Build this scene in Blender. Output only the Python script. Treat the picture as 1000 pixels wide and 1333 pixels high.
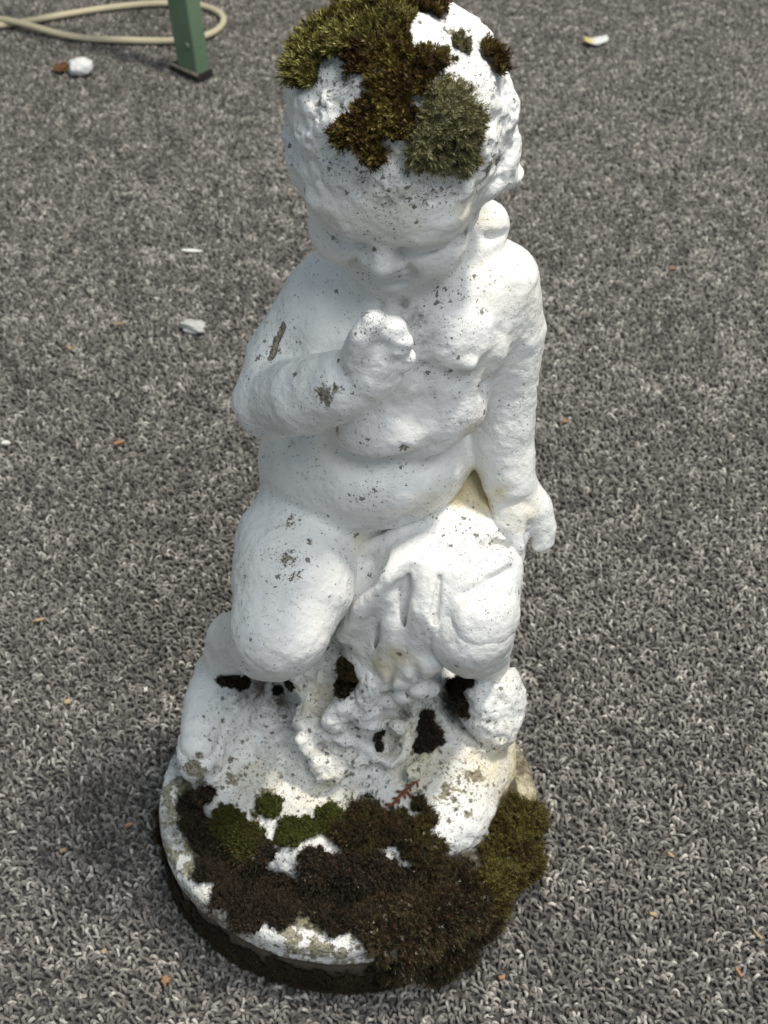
import bpy, math, random, colorsys
import numpy as np
from mathutils import Vector, Matrix

scene = bpy.context.scene
for o in list(bpy.data.objects):
    bpy.data.objects.remove(o)

# ------------------------------------------------------------------ camera
cam_data = bpy.data.cameras.new('camera')
cam_data.sensor_fit = 'VERTICAL'
cam_data.sensor_height = 36.0
cam_data.lens = 45.9
cam_data.clip_start = 0.01
cam_data.clip_end = 100.0
cam_data.dof.use_dof = True
cam_data.dof.focus_distance = 0.52
cam_data.dof.aperture_fstop = 22.0
cam = bpy.data.objects.new('camera', cam_data)
cam.location = (0.02, -0.385, 0.64)
cam.rotation_euler = (math.radians(45), 0, 0)
scene.collection.objects.link(cam)
scene.camera = cam
scene.render.resolution_x, scene.render.resolution_y = 768, 1024

# ------------------------------------------------------------------ light of the room
world = bpy.data.worlds.new('World')
scene.world = world
world.use_nodes = True
bg = world.node_tree.nodes['Background']
bg.inputs['Color'].default_value = (0.74, 0.88, 1.0, 1)
bg.inputs['Strength'].default_value = 0.38

def lamp(name, loc, target, size, power, col):
    d = bpy.data.lights.new(name, 'AREA')
    d.shape = 'DISK'
    d.size = size
    d.energy = power
    d.color = col
    o = bpy.data.objects.new(name, d)
    o.location = loc
    o.rotation_euler = (Vector(target) - Vector(loc)).to_track_quat('-Z', 'Y').to_euler()
    scene.collection.objects.link(o)
    return o
lamp('ceiling_spot', (0.80, 0.24, 2.6), (0, 0.05, 0.2), 0.26, 66, (1.0, 0.93, 0.82))
lamp('ceiling_panel', (0.75, -1.15, 2.5), (0, 0.05, 0.2), 1.0, 30, (0.97, 0.98, 1.0))

scene.view_settings.view_transform = 'Standard'
scene.view_settings.look = 'None'
scene.view_settings.exposure = 0.0
scene.view_settings.gamma = 1.0
scene.view_settings.use_curve_mapping = False
scene.render.engine = 'CYCLES'

# ------------------------------------------------------------------ number tools
def hash3(i, j, k, s):
    n = (i * 374761393 + j * 668265263 + k * 2147483647 + s * 1274126177) & 0xFFFFFFFF
    n = ((n ^ (n >> 13)) * 1274126177) & 0xFFFFFFFF
    n = ((n ^ (n >> 16)) * 2246822519) & 0xFFFFFFFF
    return ((n ^ (n >> 15)) & 0xFFFF) / 65535.0

def vnoise(p, scale, seed=0):
    q = p / scale
    f = np.floor(q); t = q - f
    i = f.astype(np.int64) + 4096
    t = t * t * t * (t * (t * 6 - 15) + 10)
    r = 0
    for dx in (0, 1):
        wx = t[:, 0] if dx else 1 - t[:, 0]
        for dy in (0, 1):
            wy = t[:, 1] if dy else 1 - t[:, 1]
            for dz in (0, 1):
                wz = t[:, 2] if dz else 1 - t[:, 2]
                r = r + wx * wy * wz * hash3(i[:, 0] + dx, i[:, 1] + dy, i[:, 2] + dz, seed)
    return r * 2 - 1

def fbm(p, scale, octs=3, seed=0):
    a = 0; w = 1.0; tot = 0
    for o in range(octs):
        a = a + w * vnoise(p, scale, seed + o * 17); tot += w
        w *= 0.5; scale *= 0.5
    return a / tot

class Field:
    """signed distance field on a grid, turned into a mesh by surface nets"""
    def __init__(self, lo, hi, h):
        self.lo = np.array(lo, float); self.h = h
        self.n = np.ceil((np.array(hi) - self.lo) / h).astype(int) + 1
        self.D = np.full(self.n, 0.03, np.float32)
    def box(self, lo, hi):
        a = np.clip(np.floor((np.array(lo) - self.lo) / self.h).astype(int), 0, self.n)
        b = np.clip(np.ceil((np.array(hi) - self.lo) / self.h).astype(int) + 1, 0, self.n)
        sl = tuple(slice(x, y) for x, y in zip(a, b))
        ax = [(self.lo[d] + self.h * np.arange(a[d], b[d])).astype(np.float32) for d in range(3)]
        return sl, ax[0][:, None, None], ax[1][None, :, None], ax[2][None, None, :]
    def blend(self, sl, d, k, op):
        a = self.D[sl]
        if op == 'sub':
            d = -d
            h = np.maximum(k - np.abs(a - d), 0) / k
            self.D[sl] = np.maximum(a, d) + h * h * k * 0.25
        else:
            h = np.maximum(k - np.abs(a - d), 0) / k
            self.D[sl] = np.minimum(a, d) - h * h * k * 0.25
    def ell(self, c, r, k=0.006, axes=None, op='add'):
        c = np.array(c, float); r = np.array(r, float)
        A = np.eye(3) if axes is None else np.array(axes, float)   # rows: the local axes
        ext = np.sqrt(((A * r[:, None]) ** 2).sum(0)) + k + 0.003
        sl, X, Y, Z = self.box(c - ext, c + ext)
        if min(self.D[sl].shape) == 0: return
        X = X - c[0]; Y = Y - c[1]; Z = Z - c[2]
        k0 = 0; k1 = 0
        for m in range(3):
            l = (A[m, 0] * X + A[m, 1] * Y + A[m, 2] * Z)
            k0 = k0 + (l / r[m]) ** 2; k1 = k1 + (l / r[m] ** 2) ** 2
        k0 = np.sqrt(k0); k1 = np.sqrt(k1) + 1e-6
        self.blend(sl, (k0 * (k0 - 1) / k1).astype(np.float32), k, op)
    def tube(self, pts, k=0.006, op='add'):
        """pts: list of (point, radius); round tapered chain"""
        P = [np.array(p, float) for p, r in pts]; R = [r for p, r in pts]
        m = max(R) + k + 0.003
        sl, X, Y, Z = self.box(np.min(P, 0) - m, np.max(P, 0) + m)
        if min(self.D[sl].shape) == 0: return
        best = None
        for i in range(max(1, len(P) - 1)):
            a = P[i]; b = P[min(i + 1, len(P) - 1)]; ra = R[i]; rb = R[min(i + 1, len(P) - 1)]
            v = b - a; L = float(v @ v) + 1e-12
            t = np.clip(((X - a[0]) * v[0] + (Y - a[1]) * v[1] + (Z - a[2]) * v[2]) / L, 0, 1)
            d = np.sqrt((X - a[0] - t * v[0]) ** 2 + (Y - a[1] - t * v[1]) ** 2 + (Z - a[2] - t * v[2]) ** 2) - (ra + (rb - ra) * t)
            best = d if best is None else np.minimum(best, d)
        self.blend(sl, best.astype(np.float32), k, op)
    def mesh(self):
        D = self.D; n = self.n
        s = D < 0
        c = np.zeros(n - 1, np.int8)
        for dx in (0, 1):
            for dy in (0, 1):
                for dz in (0, 1):
                    c += s[dx:n[0]-1+dx, dy:n[1]-1+dy, dz:n[2]-1+dz]
        act = np.argwhere((c > 0) & (c < 8))
        idx = np.full(n - 1, -1, np.int32)
        idx[act[:, 0], act[:, 1], act[:, 2]] = np.arange(len(act))
        pos = np.zeros((len(act), 3)); cnt = np.zeros(len(act))
        cor = [(x, y, z) for x in (0, 1) for y in (0, 1) for z in (0, 1)]
        for a in cor:
            for ax in range(3):
                if a[ax]: continue
                b = list(a); b[ax] = 1
                da = D[act[:, 0]+a[0], act[:, 1]+a[1], act[:, 2]+a[2]]
                db = D[act[:, 0]+b[0], act[:, 1]+b[1], act[:, 2]+b[2]]
                m = (da < 0) != (db < 0)
                t = da[m] / (da[m] - db[m])
                p = np.tile(np.array(a, float), (m.sum(), 1)); p[:, ax] += t
                pos[m] += p; cnt[m] += 1
        V = self.lo + self.h * (act + pos / cnt[:, None])
        faces = []
        for ax in range(3):
            u, v = (ax + 1) % 3, (ax + 2) % 3
            s0 = [slice(None)] * 3; s1 = [slice(None)] * 3
            s0[ax] = slice(0, -1); s1[ax] = slice(1, None)
            e = s[tuple(s0)] != s[tuple(s1)]
            g = np.argwhere(e)
            ok = (g[:, u] > 0) & (g[:, v] > 0) & (g[:, u] < n[u]-1) & (g[:, v] < n[v]-1)
            g = g[ok]
            inside = s[g[:, 0], g[:, 1], g[:, 2]]
            q = []
            for du, dv in ((-1, -1), (0, -1), (0, 0), (-1, 0)):
                h = g.copy(); h[:, u] += du; h[:, v] += dv
                q.append(idx[h[:, 0], h[:, 1], h[:, 2]])
            q = np.stack(q, 1)
            q[~inside] = q[~inside][:, ::-1]
            faces.append(q)
        return V, np.concatenate(faces)

def normals(V, Fq):
    a = np.cross(V[Fq[:, 2]] - V[Fq[:, 0]], V[Fq[:, 3]] - V[Fq[:, 1]])
    N = np.zeros_like(V)
    for j in range(4):
        for d in range(3):
            N[:, d] += np.bincount(Fq[:, j], a[:, d], len(V))
    return N / (np.linalg.norm(N, axis=1)[:, None] + 1e-12)

def unit(v):
    v = np.array(v, float); return v / np.linalg.norm(v)

H = 0.001
# ---------------- the child's body
fb = Field((-0.085, -0.06, 0.04), (0.115, 0.115, 0.475), H)
# torso
fb.ell((0.0265, 0.0580, 0.3012), (.047, .032, .046), .01)
fb.tube([((0.0056, 0.0620, 0.3188), .018), ((0.0580, 0.0620, 0.3250), .018)], .016)
fb.ell((0.0165, 0.0560, 0.2370), (.044, .034, .036), .016)
fb.ell((-0.0089, 0.0640, 0.2199), (.030, .028, .045), .016)
fb.ell((0.0068, 0.0620, 0.1805), (.050, .034, .030), .014)
# chest and belly
fb.ell((0.0481, 0.0375, 0.3110), (.021, .0090, .0170), .012)
fb.ell((0.0060, 0.0360, 0.3122), (.018, .010, .015), .010)
fb.ell((0.0546, 0.0280, 0.3110), (.0028, .0028, .0028), .004)
fb.ell((0.0217, 0.0310, 0.2405), (.026, .0125, .0125), .008)
fb.ell((0.0249, 0.0300, 0.2718), (.025, .011, .013), .009)
fb.ell((0.0492, 0.0360, 0.2816), (.014, .012, .013), .009)
fb.tube([((-0.0006, 0.0310, 0.2589), .0018), ((0.0074, 0.0270, 0.2572), .0032), ((0.0200, 0.0235, 0.2582), .0036), ((0.0314, 0.0210, 0.2637), .0030), ((0.0393, 0.0205, 0.2712), .0012)], .009, 'sub')
fb.tube([((0.0372, 0.0235, 0.3099), .0014), ((0.0480, 0.0250, 0.3031), .0024), ((0.0579, 0.0265, 0.3043), .0020), ((0.0621, 0.0275, 0.3091), .0014)], .007, 'sub')
fb.tube([((0.0667, 0.0345, 0.3207), .0020), ((0.0643, 0.0300, 0.3102), .0026), ((0.0627, 0.0340, 0.2937), .0016)], .006, 'sub')
fb.tube([((0.0401, 0.0200, 0.2404), .0014), ((0.0269, 0.0250, 0.2234), .0022), ((0.0130, 0.0300, 0.2124), .0016)], .005, 'sub')
fb.tube([((0.0380, 0.0330, 0.3353), .0014), ((0.0370, 0.0260, 0.3219), .0020), ((0.0363, 0.0240, 0.2959), .0014)], .008, 'sub')
# neck
fb.tube([((0.0279, 0.0600, 0.3234), .024), ((0.0258, 0.0520, 0.3750), .025)], .014)
# left-hand arm in the picture: upper arm, forearm, fist on the chest
fb.tube([((-0.0030, 0.0600, 0.3164), .0195), ((-0.0198, 0.0520, 0.2936), .0190), ((-0.0276, 0.0340, 0.2854), .0145)], .009)
fb.tube([((-0.0276, 0.0340, 0.2862), .0145), ((-0.0105, 0.0140, 0.3063), .0158), ((0.0059, 0.0020, 0.3220), .0135), ((0.0136, 0.0000, 0.3285), .0115)], .0055)
fb.ell((0.0163, 0.0000, 0.3384), (.0115, .0105, .0145), .006)
for q in (((0.0167, -0.0030, 0.3534), .0062), ((0.0228, -0.0030, 0.3513), .0056), ((0.0253, -0.0040, 0.3461), .0054), ((0.0268, -0.0030, 0.3382), .0052), ((0.0220, -0.0020, 0.3298), .0058)):
    fb.ell(q[0], (q[1],) * 3, .0016)
fb.tube([((0.0093, -0.0060, 0.3395), .0045), ((0.0117, -0.0075, 0.3513), .0045), ((0.0156, -0.0060, 0.3577), .0042)], .0025)
for a, b in (((0.0205, -0.0100, 0.3545), (0.0275, -0.0085, 0.3520)), ((0.0214, -0.0105, 0.3487), (0.0289, -0.0090, 0.3458)), ((0.0208, -0.0105, 0.3424), (0.0290, -0.0085, 0.3379))):
    fb.tube([(a, .0007), (b, .0018)], .0020, 'sub')
# right-hand arm, straight down to the seat
fb.tube([((0.0653, 0.0620, 0.3250), .0195), ((0.0746, 0.0600, 0.3037), .0140), ((0.0748, 0.0560, 0.2777), .0118), ((0.0733, 0.0520, 0.2499), .0140), ((0.0763, 0.0460, 0.2310), .0125)], .007)
fb.tube([((0.0770, 0.0460, 0.2358), .0095), ((0.0824, 0.0440, 0.2168), .0110)], .004)
fb.ell((0.0853, 0.0430, 0.2143), (.0120, .0095, .0125), .004)
fb.tube([((0.0909, 0.0420, 0.2143), .0070), ((0.0953, 0.0390, 0.2056), .0052), ((0.0956, 0.0360, 0.2000), .0040)], .003)
fb.tube([((0.0884, 0.0410, 0.2143), .0068), ((0.0923, 0.0370, 0.2062), .0050), ((0.0922, 0.0340, 0.2000), .0040)], .003)
fb.tube([((0.0810, 0.0360, 0.2183), .0066), ((0.0834, 0.0310, 0.2093), .0052), ((0.0846, 0.0280, 0.2048), .0042)], .003)
fb.tube([((0.0774, 0.0360, 0.2202), .0060), ((0.0793, 0.0300, 0.2114), .0050), ((0.0812, 0.0270, 0.2069), .0040)], .003)
fb.tube([((0.0737, 0.0400, 0.2207), .0055), ((0.0747, 0.0320, 0.2143), .0046)], .004)
fb.tube([((0.0866, 0.0300, 0.2164), .0020), ((0.0876, 0.0280, 0.2109), .0042), ((0.0891, 0.0260, 0.2033), .0055)], .002, 'sub')
# thighs and folded legs
fb.tube([((-0.0207, 0.0400, 0.1916), .0300), ((-0.0217, 0.0180, 0.1927), .0285), ((-0.0268, -0.0020, 0.1837), .0232)], .006)
fb.ell((-0.0327, 0.0000, 0.1686), (.0195, .018, .0165), .008)
fb.tube([((-0.0330, 0.0040, 0.1682), .0170), ((-0.0557, 0.0360, 0.1282), .0140), ((-0.0653, 0.0460, 0.0852), .0125)], .005)
fb.tube([((0.0559, 0.0440, 0.1874), .0265), ((0.0578, 0.0200, 0.1879), .0235), ((0.0593, 0.0000, 0.1813), .0205)], .006)
fb.ell((0.0615, 0.0020, 0.1662), (.0175, .016, .0150), .008)
fb.tube([((0.0625, 0.0060, 0.1658), .0165), ((0.0707, 0.0400, 0.1121), .0140), ((0.0754, 0.0500, 0.0665), .0125)], .005)
# feet
fb.tube([((-0.0682, 0.0460, 0.0852), .0120), ((-0.0717, 0.0280, 0.0856), .0130), ((-0.0735, 0.0120, 0.0841), .0115), ((-0.0748, 0.0020, 0.0848), .0090)], .010)
fb.tube([((0.0754, 0.0460, 0.0765), .0120), ((0.0763, 0.0280, 0.0856), .0120)], .006)
# head, bowed forward
hc = np.array((0.0258, 0.0460, 0.4069))
tilt = math.radians(22)
turn = math.radians(-9)
fw = unit((math.sin(turn), -math.cos(tilt), -math.sin(tilt)))
up = unit(np.array((0.0, -math.sin(tilt), math.cos(tilt))))
rt = np.cross(fw, up); rt = unit(rt)
up = np.cross(rt, fw)
HA = np.array([rt, fw, up])
def hl(x, f, u):
    return hc + rt * x + fw * f + up * u
fb.ell(hc, (.0385, .0405, .0375), .006, HA)
fb.ell(hl(0, -.009, .000), (.0375, .0385, .0360), .008, HA)
fb.ell(hl(0, .016, -.0250), (.0310, .0255, .0280), .012, HA)
fb.ell(hl(0, .0315, -.0070), (.0285, .0100, .0085), .008, HA)
fb.ell(hl(.000, .0285, -.0480), (.0120, .0100, .0095), .007, HA)
for sx in (-1, 1):
    fb.ell(hl(sx * .0165, .0280, -.0320), (.0130, .0115, .0120), .006, HA)
    fb.ell(hl(sx * .0120, .0435, -.0190), (.0085, .0075, .0052), .003, HA, 'sub')
    fb.ell(hl(sx * .0125, .0340, -.0200), (.0075, .0052, .0046), .0016, HA)
    fb.tube([(hl(sx * .0040, .0395, -.0125), .0022), (hl(sx * .0120, .0405, -.0110), .0026), (hl(sx * .0220, .0350, -.0140), .0018)], .004)
    fb.tube([(hl(sx * .0055, .0380, -.0225), .0008), (hl(sx * .0125, .0392, -.0240), .0012), (hl(sx * .0205, .0350, -.0222), .0008)], .0016, 'sub')
    fb.tube([(hl(sx * .0070, .0405, -.0275), .0012), (hl(sx * .0110, .0385, -.0335), .0014), (hl(sx * .0115, .0360, -.0395), .0010)], .004, 'sub')
fb.tube([(hl(0, .0375, -.0130), .0030), (hl(0, .0410, -.0205), .0040), (hl(0, .0428, -.0260), .0050)], .0035)
for sx in (-1, 1):
    fb.ell(hl(sx * .0055, .0400, -.0272), (.0036, .0036, .0030), .0018, HA)
fb.tube([(hl(-.0080, .0360, -.0360), .0026), (hl(0, .0400, -.0345), .0034), (hl(.0080, .0360, -.0360), .0026)], .0022)
fb.tube([(hl(-.0060, .0345, -.0405), .0028), (hl(0, .0380, -.0412), .0036), (hl(.0060, .0345, -.0405), .0028)], .0022)
fb.tube([(hl(-.0115, .0362, -.0378), .0012), (hl(0, .0430, -.0380), .0015), (hl(.0115, .0362, -.0378), .0012)], .0014, 'sub')
fb.tube([(hl(-.0075, .0375, -.0445), .0018), (hl(0, .0400, -.0448), .0020), (hl(.0075, .0375, -.0445), .0018)], .003, 'sub')
# locks of hair
rs = np.random.RandomState(4)
for i in range(140):
    th = rs.uniform(-math.pi, math.pi); ph = rs.uniform(-.30, 1.45)
    d = np.array((math.cos(ph) * math.sin(th), math.cos(ph) * math.cos(th), math.sin(ph)))
    if d[1] > .2 and d[2] < .24: continue
    c = hl(d[0] * .0380, d[1] * .0395 - .001, d[2] * .0362)
    t = unit(np.cross(d, rs.normal(size=3)))
    t = HA.T @ t
    fb.tube([(c - t * .0046, .0022), (c + HA.T @ d * .0006, .0030), (c + t * .0046, .0020)], .0055)
for (x, f, u, r) in ((-.0345, -.004, -.026, .0070), (.033, -.004, -.028, .0070),
                     (.0345, .016, -.007, .0055), (.035, -.008, -.020, .0070),
                     (-.024, .027, .003, .0052), (-.010, .033, .004, .0052), (.006, .0335, .004, .0050), (.020, .029, .002, .0052), (.030, .021, -.002, .0052)):
    fb.ell(hl(x, f, u), (r, r * .9, r * .8), .0045, HA)
for q, r in (((-0.0097, 0.0500, 0.4077), .0060), ((-0.0108, 0.0480, 0.4003), .0062), ((-0.0068, 0.0400, 0.4086), .0055), ((-0.0105, 0.0470, 0.3925), .0060), ((-0.0084, 0.0450, 0.3870), .0062), ((-0.0042, 0.0360, 0.4003), .0055), ((-0.0033, 0.0420, 0.3843), .0058), ((-0.0033, 0.0480, 0.3735), .0058), ((-0.0036, 0.0360, 0.3935), .0050), ((0.0618, 0.0460, 0.4008), .0072), ((0.0632, 0.0450, 0.3958), .0066), ((0.0625, 0.0420, 0.3944), .0060), ((0.0606, 0.0380, 0.3905), .0058), ((0.0640, 0.0440, 0.3869), .0056), ((0.0570, 0.0360, 0.3879), .0052)):
    fb.ell(q, (r, r * 1.1, r), .0035)
fb.tube([((0.0637, 0.0420, 0.3894), .0050), ((0.0674, 0.0420, 0.3881), .0034), ((0.0701, 0.0430, 0.3882), .0018)], .003)
# lock of hair on the nape, by the shoulder
fb.tube([((0.0575, 0.0600, 0.3464), .0075), ((0.0631, 0.0660, 0.3500), .0058), ((0.0638, 0.0670, 0.3555), .0042), ((0.0630, 0.0680, 0.3590), .0018)], .006)
fb.ell((0.0610, 0.0640, 0.3531), (.0080, .0070, .0062), .006)
fb.tube([((0.0534, 0.0500, 0.3586), .0012), ((0.0609, 0.0555, 0.3526), .0014), ((0.0682, 0.0600, 0.3514), .0010)], .003, 'sub')
VB, FB = fb.mesh(); fb.D = None

# ---------------- cloth laid over the lap
fd = Field((-0.03, -0.06, 0.06), (0.10, 0.11, 0.30), H)
fd.tube([((0.0564, 0.0430, 0.1922), .0290), ((0.0583, 0.0200, 0.1921), .0258), ((0.0596, 0.0040, 0.1874), .0222)], .006)
fd.ell((0.0608, 0.0470, 0.1959), (.0265, .0250, .0225), .008)
fd.tube([((0.0417, 0.0460, 0.2011), .0160), ((0.0299, 0.0220, 0.1988), .0125), ((0.0272, 0.0120, 0.1753), .0125), ((0.0200, 0.0120, 0.1469), .0120)], .008)
fd.tube([((0.0341, 0.0180, 0.1980), .0140), ((0.0397, 0.0120, 0.1753), .0160), ((0.0364, 0.0060, 0.1532), .0125)], .010)
fd.tube([((0.0091, 0.0340, 0.1885), .0100), ((0.0120, 0.0240, 0.1780), .0105), ((0.0089, 0.0200, 0.1546), .0110), ((0.0170, 0.0160, 0.1348), .0105)], .008)
# folds
fd.tube([((0.0518, 0.0400, 0.2142), .0010), ((0.0355, 0.0190, 0.2138), .0030), ((0.0228, 0.0085, 0.2058), .0042), ((0.0094, 0.0070, 0.1844), .0038), ((0.0011, 0.0110, 0.1620), .0030)], .010)
fd.ell((0.0144, 0.0160, 0.2028), (.0080, .0070, .0095), .006, None, 'sub')
fd.tube([((0.0388, 0.0040, 0.2218), .0006), ((0.0262, 0.0030, 0.1996), .0026), ((0.0143, 0.0010, 0.1741), .0010)], .007, 'sub')
fd.tube([((0.0334, 0.0040, 0.2247), .0004), ((0.0303, 0.0020, 0.1976), .0030), ((0.0291, -0.0080, 0.1718), .0006)], .008, 'sub')
fd.tube([((0.0487, 0.0300, 0.2134), .0010), ((0.0413, 0.0090, 0.2079), .0034), ((0.0383, 0.0000, 0.1947), .0044), ((0.0372, -0.0010, 0.1631), .0034)], .012)
fd.tube([((0.0500, 0.0010, 0.2240), .0004), ((0.0458, -0.0080, 0.2013), .0020), ((0.0502, -0.0160, 0.1839), .0006)], .009, 'sub')
fd.tube([((0.0228, 0.0070, 0.1946), .0016), ((0.0228, 0.0020, 0.1706), .0028), ((0.0193, 0.0020, 0.1501), .0022)], .007)
fd.tube([((0.0702, 0.0500, 0.2134), .0045), ((0.0740, 0.0360, 0.2072), .0042), ((0.0779, 0.0220, 0.1988), .0036), ((0.0742, 0.0120, 0.1968), .0026)], .006)
fd.tube([((0.0592, 0.0460, 0.2148), .0040), ((0.0410, 0.0340, 0.2168), .0036), ((0.0253, 0.0300, 0.2083), .0034), ((0.0114, 0.0320, 0.2001), .0030)], .006)
fd.tube([((0.0677, 0.0215, 0.2152), .0012), ((0.0738, 0.0240, 0.2085), .0024), ((0.0793, 0.0320, 0.2032), .0020)], .003, 'sub')
fd.tube([((0.0457, 0.0150, 0.2150), .0010), ((0.0577, 0.0180, 0.2188), .0020), ((0.0685, 0.0180, 0.2108), .0012)], .004, 'sub')
fd.tube([((0.0539, -0.0040, 0.2065), .0009), ((0.0649, 0.0005, 0.2086), .0018), ((0.0760, 0.0120, 0.2061), .0016)], .004, 'sub')
fd.tube([((0.0639, 0.0640, 0.2248), .0090), ((0.0684, 0.0560, 0.2125), .0105), ((0.0563, 0.0520, 0.2038), .0100)], .006)
fd.tube([((0.0553, 0.0680, 0.2270), .0060), ((0.0601, 0.0520, 0.2164), .0070)], .006)
for gr in ([((0.0324, 0.0110, 0.2107), .0006), ((0.0297, 0.0045, 0.1937), .0024), ((0.0306, -0.0005, 0.1726), .0012)], [((0.0221, 0.0060, 0.1851), .0006), ((0.0179, 0.0045, 0.1687), .0020), ((0.0163, 0.0050, 0.1510), .0010)], [((0.0446, 0.0050, 0.2097), .0005), ((0.0426, -0.0050, 0.1952), .0017), ((0.0444, -0.0090, 0.1774), .0010)]):
    fd.tube(gr, .0030, 'sub')
# ragged hem
for q, r in (((0.0126, 0.0080, 0.1389), .0075), ((0.0189, 0.0040, 0.1393), .0080), ((0.0273, 0.0000, 0.1468), .0085), ((0.0344, -0.0030, 0.1564), .0080), ((0.0407, -0.0040, 0.1623), .0075),
             ((0.0456, -0.0040, 0.1668), .0070), ((0.0366, 0.0000, 0.1366), .0062), ((0.0423, 0.0010, 0.1329), .0045), ((0.0219, 0.0060, 0.1214), .0070), ((0.0297, 0.0030, 0.1284), .0065), ((0.0483, -0.0040, 0.1690), .0048), ((0.0088, 0.0140, 0.1397), .0090)):
    fd.ell(q, (r, r, r * .9), .004)
for a, b in (((0.0304, -0.0120, 0.1767), (0.0362, -0.0090, 0.1531)), ((0.0407, -0.0130, 0.1834), (0.0491, -0.0080, 0.1650)), ((0.0218, -0.0060, 0.1625), (0.0244, -0.0040, 0.1389)), ((0.0157, -0.0020, 0.1643), (0.0119, 0.0000, 0.1444))):
    fd.tube([(a, .0012), (b, .0020)], .003, 'sub')
VD, FD = fd.mesh(); fd.D = None

# ---------------- the rock the child sits on, with its spreading foot
fm = Field((-0.105, -0.085, 0.012), (0.11, 0.115, 0.19), H)
def disc(f, c, rx, ry, z0, z1, rr, k):
    sl, X, Y, Z = f.box((c[0] - rx - .01, c[1] - ry - .01, z0 - .01), (c[0] + rx + .01, c[1] + ry + .01, z1 + .01))
    th = np.arctan2(Y - c[1], X - c[0])
    q = np.sqrt(((X - c[0]) / rx) ** 2 + ((Y - c[1]) / ry) ** 2)
    w = 1 + .02 * np.sin(3 * th + 1) + .015 * np.sin(7 * th) + .012 * np.sin(11 * th + 2)
    a = (q / w - 1) * min(rx, ry) + rr
    zz = Z - .012 * np.clip(1 - q, 0, 1) * 1.6
    b = np.abs(zz - (z0 + z1) / 2) - (z1 - z0) / 2 + rr
    d = np.minimum(np.maximum(a, b), 0) + np.sqrt(np.maximum(a, 0) ** 2 + np.maximum(b, 0) ** 2) - rr
    f.blend(sl, d.astype(np.float32), k, 'add')
disc(fm, (.002, .018), .0865, .0765, .020, .061, .011, .006)
fm.ell((.000, .036, .060), (.062, .056, .036), .022)
fm.tube([((.0, .062, .05), .050), ((.0, .064, .135), .040)], .02)
fm.ell((0.0020, 0.0240, 0.0876), (.028, .024, .034), .016)
fm.tube([((0.0200, 0.0280, 0.1084), .020), ((0.0080, 0.0140, 0.0779), .016)], .012)
# hollows between the ridges
fm.ell((-0.0105, 0.0060, 0.1151), (.0085, .010, .016), .006, None, 'sub')
fm.ell((0.0219, -0.0020, 0.1069), (.0080, .010, .012), .005, None, 'sub')
fm.ell((-0.0030, -0.0100, 0.0921), (.0080, .008, .008), .006, None, 'sub')
# ridges running down from the seat
fm.tube([((-0.0216, 0.0280, 0.1084), .0085), ((-0.0254, 0.0240, 0.0910), .0080), ((-0.0211, 0.0060, 0.0991), .0066), ((-0.0092, -0.0020, 0.0998), .0058), ((0.0008, -0.0060, 0.0963), .0040)], .007)
fm.tube([((0.0026, 0.0030, 0.1210), .0052), ((-0.0054, -0.0020, 0.1114), .0048), ((0.0017, -0.0070, 0.1003), .0036), ((0.0058, -0.0120, 0.0876), .0026)], .005)
fm.tube([((0.0141, 0.0020, 0.1388), .0072), ((0.0124, -0.0010, 0.1088), .0062), ((0.0154, -0.0080, 0.0892), .0050)], .008)
# broken stub
sa = unit(np.array((-0.0039, -0.0160, 0.0841)) - np.array((-0.0222, -0.0040, 0.0987))); sb = unit(np.cross(sa, (0, -.5, .85))); sc = np.cross(sa, sb)
fm.ell((-0.0137, -0.0105, 0.0935), (.0145, .0062, .0050), .0025, [sa, sb, sc])
fm.ell((-0.0191, -0.0065, 0.0970), (.0075, .0040, .0052), .0018, [sa, sb, sc])
fm.ell((-0.0078, -0.0125, 0.0857), (.0100, .0095, .0045), .004, [sa, sb, sc])
# little scroll shapes on the right of the foot
fm.tube([((0.0261, -0.0010, 0.1023), .0050), ((0.0331, 0.0050, 0.1018), .0052), ((0.0362, 0.0010, 0.0969), .0056), ((0.0308, -0.0040, 0.0934), .0060), ((0.0231, -0.0100, 0.0887), .0058)], .0022)
fm.tube([((0.0317, 0.0120, 0.1026), .0080), ((0.0286, 0.0080, 0.0930), .0070)], .003)
fm.tube([((0.0419, -0.0040, 0.0826), .0040), ((0.0340, -0.0120, 0.0808), .0050)], .004)
fm.ell((0.0150, -0.0060, 0.0929), (.006, .006, .010), .003)
# hollows
fm.ell((-0.0390, 0.0240, 0.0910), (.022, .018, .014), .010, None, 'sub')
fm.ell((0.0219, -0.0060, 0.0976), (.0045, .008, .008), .003, None, 'sub')
fm.ell((0.0433, 0.0020, 0.0948), (.009, .010, .010), .006, None, 'sub')
fm.ell((0.0574, 0.0220, 0.1002), (.014, .014, .014), .008, None, 'sub')
fm.ell((-0.0007, -0.0180, 0.1005), (.020, .012, .008), .010, None, 'sub')
# faceted boulder behind the right foot and lump left
fm.ell((0.0765, 0.0300, 0.0849), (.0170, .016, .0200), .003, [unit((.8, -.5, .3)), unit((.45, .86, .24)), unit((-.38, -.06, .92))])
fm.ell((0.0828, 0.0340, 0.0842), (.0110, .014, .0170), .002)
fm.tube([((-0.0608, 0.0340, 0.0876), .016), ((-0.0702, 0.0180, 0.0791), .0150), ((-0.0743, 0.0020, 0.0746), .0130)], .016)
fm.tube([((0.0767, 0.0280, 0.0789), .012), ((0.0783, 0.0160, 0.0751), .009)], .014)
VM, FM = fm.mesh(); fm.D = None

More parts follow.
